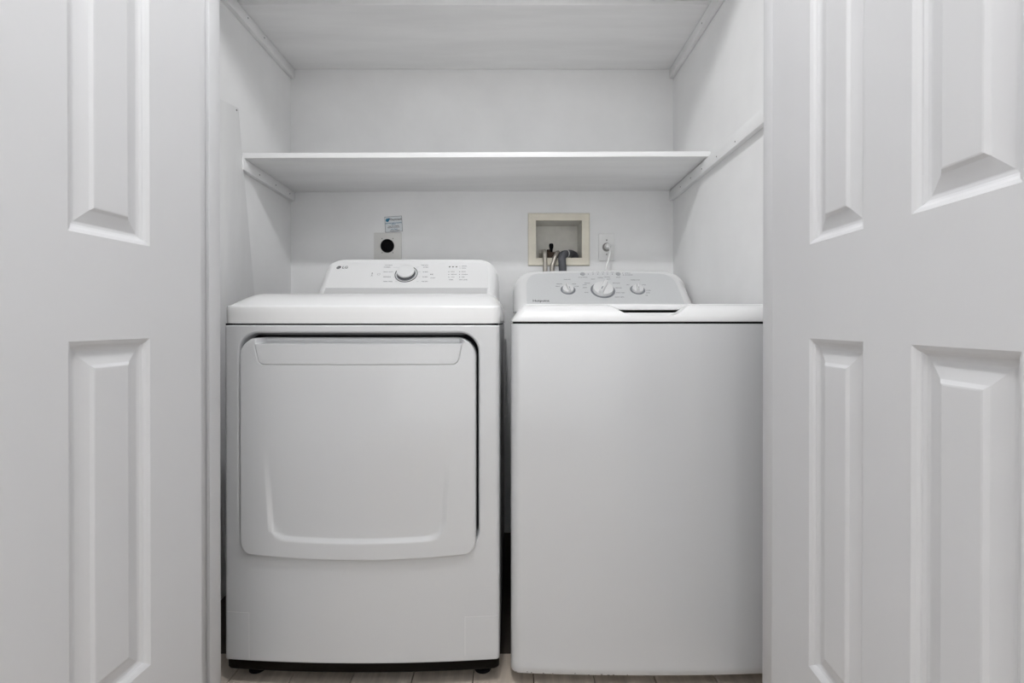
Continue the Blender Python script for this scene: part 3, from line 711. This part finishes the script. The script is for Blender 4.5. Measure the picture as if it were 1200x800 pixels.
# dryer outlet
Yp = YB - .005
c = bw(454.2, 288, Yp); rt = thing('dryer_outlet', 'square grey wall plate with a round black socket behind the dryer', 'outlet', (c.x, YB, c.z - .06))
x0, x1 = bw(438.1, 0, Yp).x, bw(470.6, 0, Yp).x; z1 = bw(0, 272.4, Yp).z; z0 = z1 - (x1 - x0) * .98
obj('plate', box(x0, x1, Yp - .0005, YB - .0002, z0, z1, bev=.0025, seg=2), M_plate, rt)
c = bw(454.0, 288, Yp - .002)
sk = obj('socket', add_lathe(bmesh.new(), [(.029, -.003), (.029, .002), (.0265, .004), (.0260, .0015), (0, .0015)], axis_matrix(c, (1, 0, 0), (0, 0, 1), (0, -1, 0)), n=36), M_blackm, rt)
for a in (PI / 2, PI, 0, -PI / 2):
    q = c + Vector((.011 * math.cos(a), -.0016, .011 * math.sin(a)))
    obj('slot', box(q.x - (.0015 if a != -PI / 2 and a != PI / 2 else .003), q.x + (.0015 if a != -PI / 2 and a != PI / 2 else .003), q.y - .0006, q.y + .0005, q.z - .004, q.z + .004), M_black, sk, smooth=None)
for qx, qy in ((447.8, 279.5), (460.5, 279.5), (447.8, 296), (460.5, 296)):
    q = bw(qx, qy, Yp - .0006); obj('screw', add_lathe(bmesh.new(), [(0, .001), (.0022, .0008), (.0026, -.0004)], axis_matrix(q, (1, 0, 0), (0, 0, 1), (0, -1, 0)), n=10), M_sock, rt)
# sticker above it
sc = bw(461.3, 262.6, YB - .001); su = Vector((math.sin(math.radians(-3)), 0, math.cos(math.radians(-3)))); sx = Vector((su.z, 0, -su.x))
sx = Vector((math.cos(math.radians(4)), 0, math.sin(math.radians(4)))); su = Vector((-.055, 0, 1)).normalized()
Ms = axis_matrix(sc, sx, su, (0, -1, 0))
hwS, hhS = .0372, .0335
st = thing('wall_sticker', 'small white sticker with blue logo above the square dryer outlet', 'sticker', tuple(sc))
bm = box(-hwS, hwS, -hhS, hhS, -.0003, .0003); bmesh.ops.transform(bm, matrix=Ms, verts=bm.verts); obj('paper', bm, M_paper, st, smooth=None)
bm = bmesh.new()
for a in ((-hwS, -hhS, hwS, -hhS + .0015), (-hwS, hhS - .0015, hwS, hhS), (-hwS, -hhS, -hwS + .0015, hhS), (hwS - .0015, -hhS, hwS, hhS)): add_box(bm, a[0], a[2], a[1], a[3], .0003, .0005)
bmesh.ops.transform(bm, matrix=Ms, verts=bm.verts); flat_print(obj('border', bm, mat('sticker_border', (.22, .23, .26), .5), st, smooth=None))
bm = bmesh.new(); add_lathe(bm, [(0, .0006), (.0075, .0006)], Ms @ Matrix.Translation((-.0255, .0185, 0)), n=20)
add_lathe(bm, [(0, .0007), (.0045, .0007)], Ms @ Matrix.Translation((-.0185, .0225, 0)), n=16)
o_ = flat_print(obj('sticker_logo', bm, M_blue, st, smooth=None))
T = lambda x, y: Ms @ Matrix.Translation((x, y, .0007))
o_ = flat_print(obj('lettering', text_bm([('Thermtech', T(-.0145, .0195), .0115, 'LEFT'), ('CALL FOR A REPAIR', T(0, -.0085), .0052, 'CENTER'), ('CERTIFIED TECHNICIAN', T(0, -.0140), .0048, 'CENTER'), ('APPLIANCE REPAIR', T(.004, -.0280), .0048, 'CENTER')]), M_inkd, st, smooth=None))
o_ = flat_print(obj('lettering', text_bm([('HEATING AND COOLING', T(0, .0045), .0062, 'CENTER'), ('SERVICE', T(0, -.0005), .0052, 'CENTER'), ('CALL TODAY', T(.002, -.0220), .0048, 'CENTER')]), M_blue, st, smooth=None))
# washer outlet
c = bw(710.9, 289.4, Yp); wo = thing('wall_outlet', 'white single wall outlet plate right of the cream outlet box', 'outlet', (c.x, YB, c.z - .057))
x0, x1 = bw(701.5, 0, Yp).x, bw(720.3, 0, Yp).x; z1, z0 = bw(0, 273.8, Yp).z, bw(0, 305.2, Yp).z
obj('plate', box(x0, x1, Yp - .001, YB - .0002, z0, z1, bev=.0025, seg=2), M_plate2, wo)
c = bw(710.8, 289.6, Yp - .0012)
obj('socket', add_lathe(bmesh.new(), [(.0185, -.001), (.0185, .0012), (.0175, .0016), (.0170, .0006), (0, .0006)], axis_matrix(c, (1, 0, 0), (0, 0, 1), (0, -1, 0)), n=32), M_sock, wo)['label'] = 'grey round socket'
for qy in (281.3, 298):
    q = bw(710.9, qy, Yp - .001); obj('screw', add_lathe(bmesh.new(), [(0, .0014), (.0028, .001), (.0033, -.0004)], axis_matrix(q, (1, 0, 0), (0, 0, 1), (0, -1, 0)), n=12), M_sock, wo)
pc = thing('power_cord', 'white power cord plugged into the wall outlet, running behind the washer', 'cord', (bw(714, 289, 2.02).x, 2.02, bw(0, 289, 2.02).z))
obj('plug', add_lathe(bmesh.new(), [(0, .0015), (.0125, .0015), (.0135, .012), (.0120, .020), (.008, .024), (0, .025)], axis_matrix(c + Vector((.0015, -.001, .001)), (1, 0, 0), (0, 0, 1), (0, -1, 0)), n=24), M_plate2, pc)
pl = c + Vector((.003, -.020, 0))
obj('cord', add_tube(bmesh.new(), spline([pl + Vector((0, 0, .002)), bw(714.6, 290.5, 2.012), bw(714.8, 296, 2.005), bw(712.5, 306, 2.0), bw(709.6, 318, 1.995), (.37, 1.995, .95), (.30, 2.0, .60)], 8), .0042, n=12), M_cord, pc)
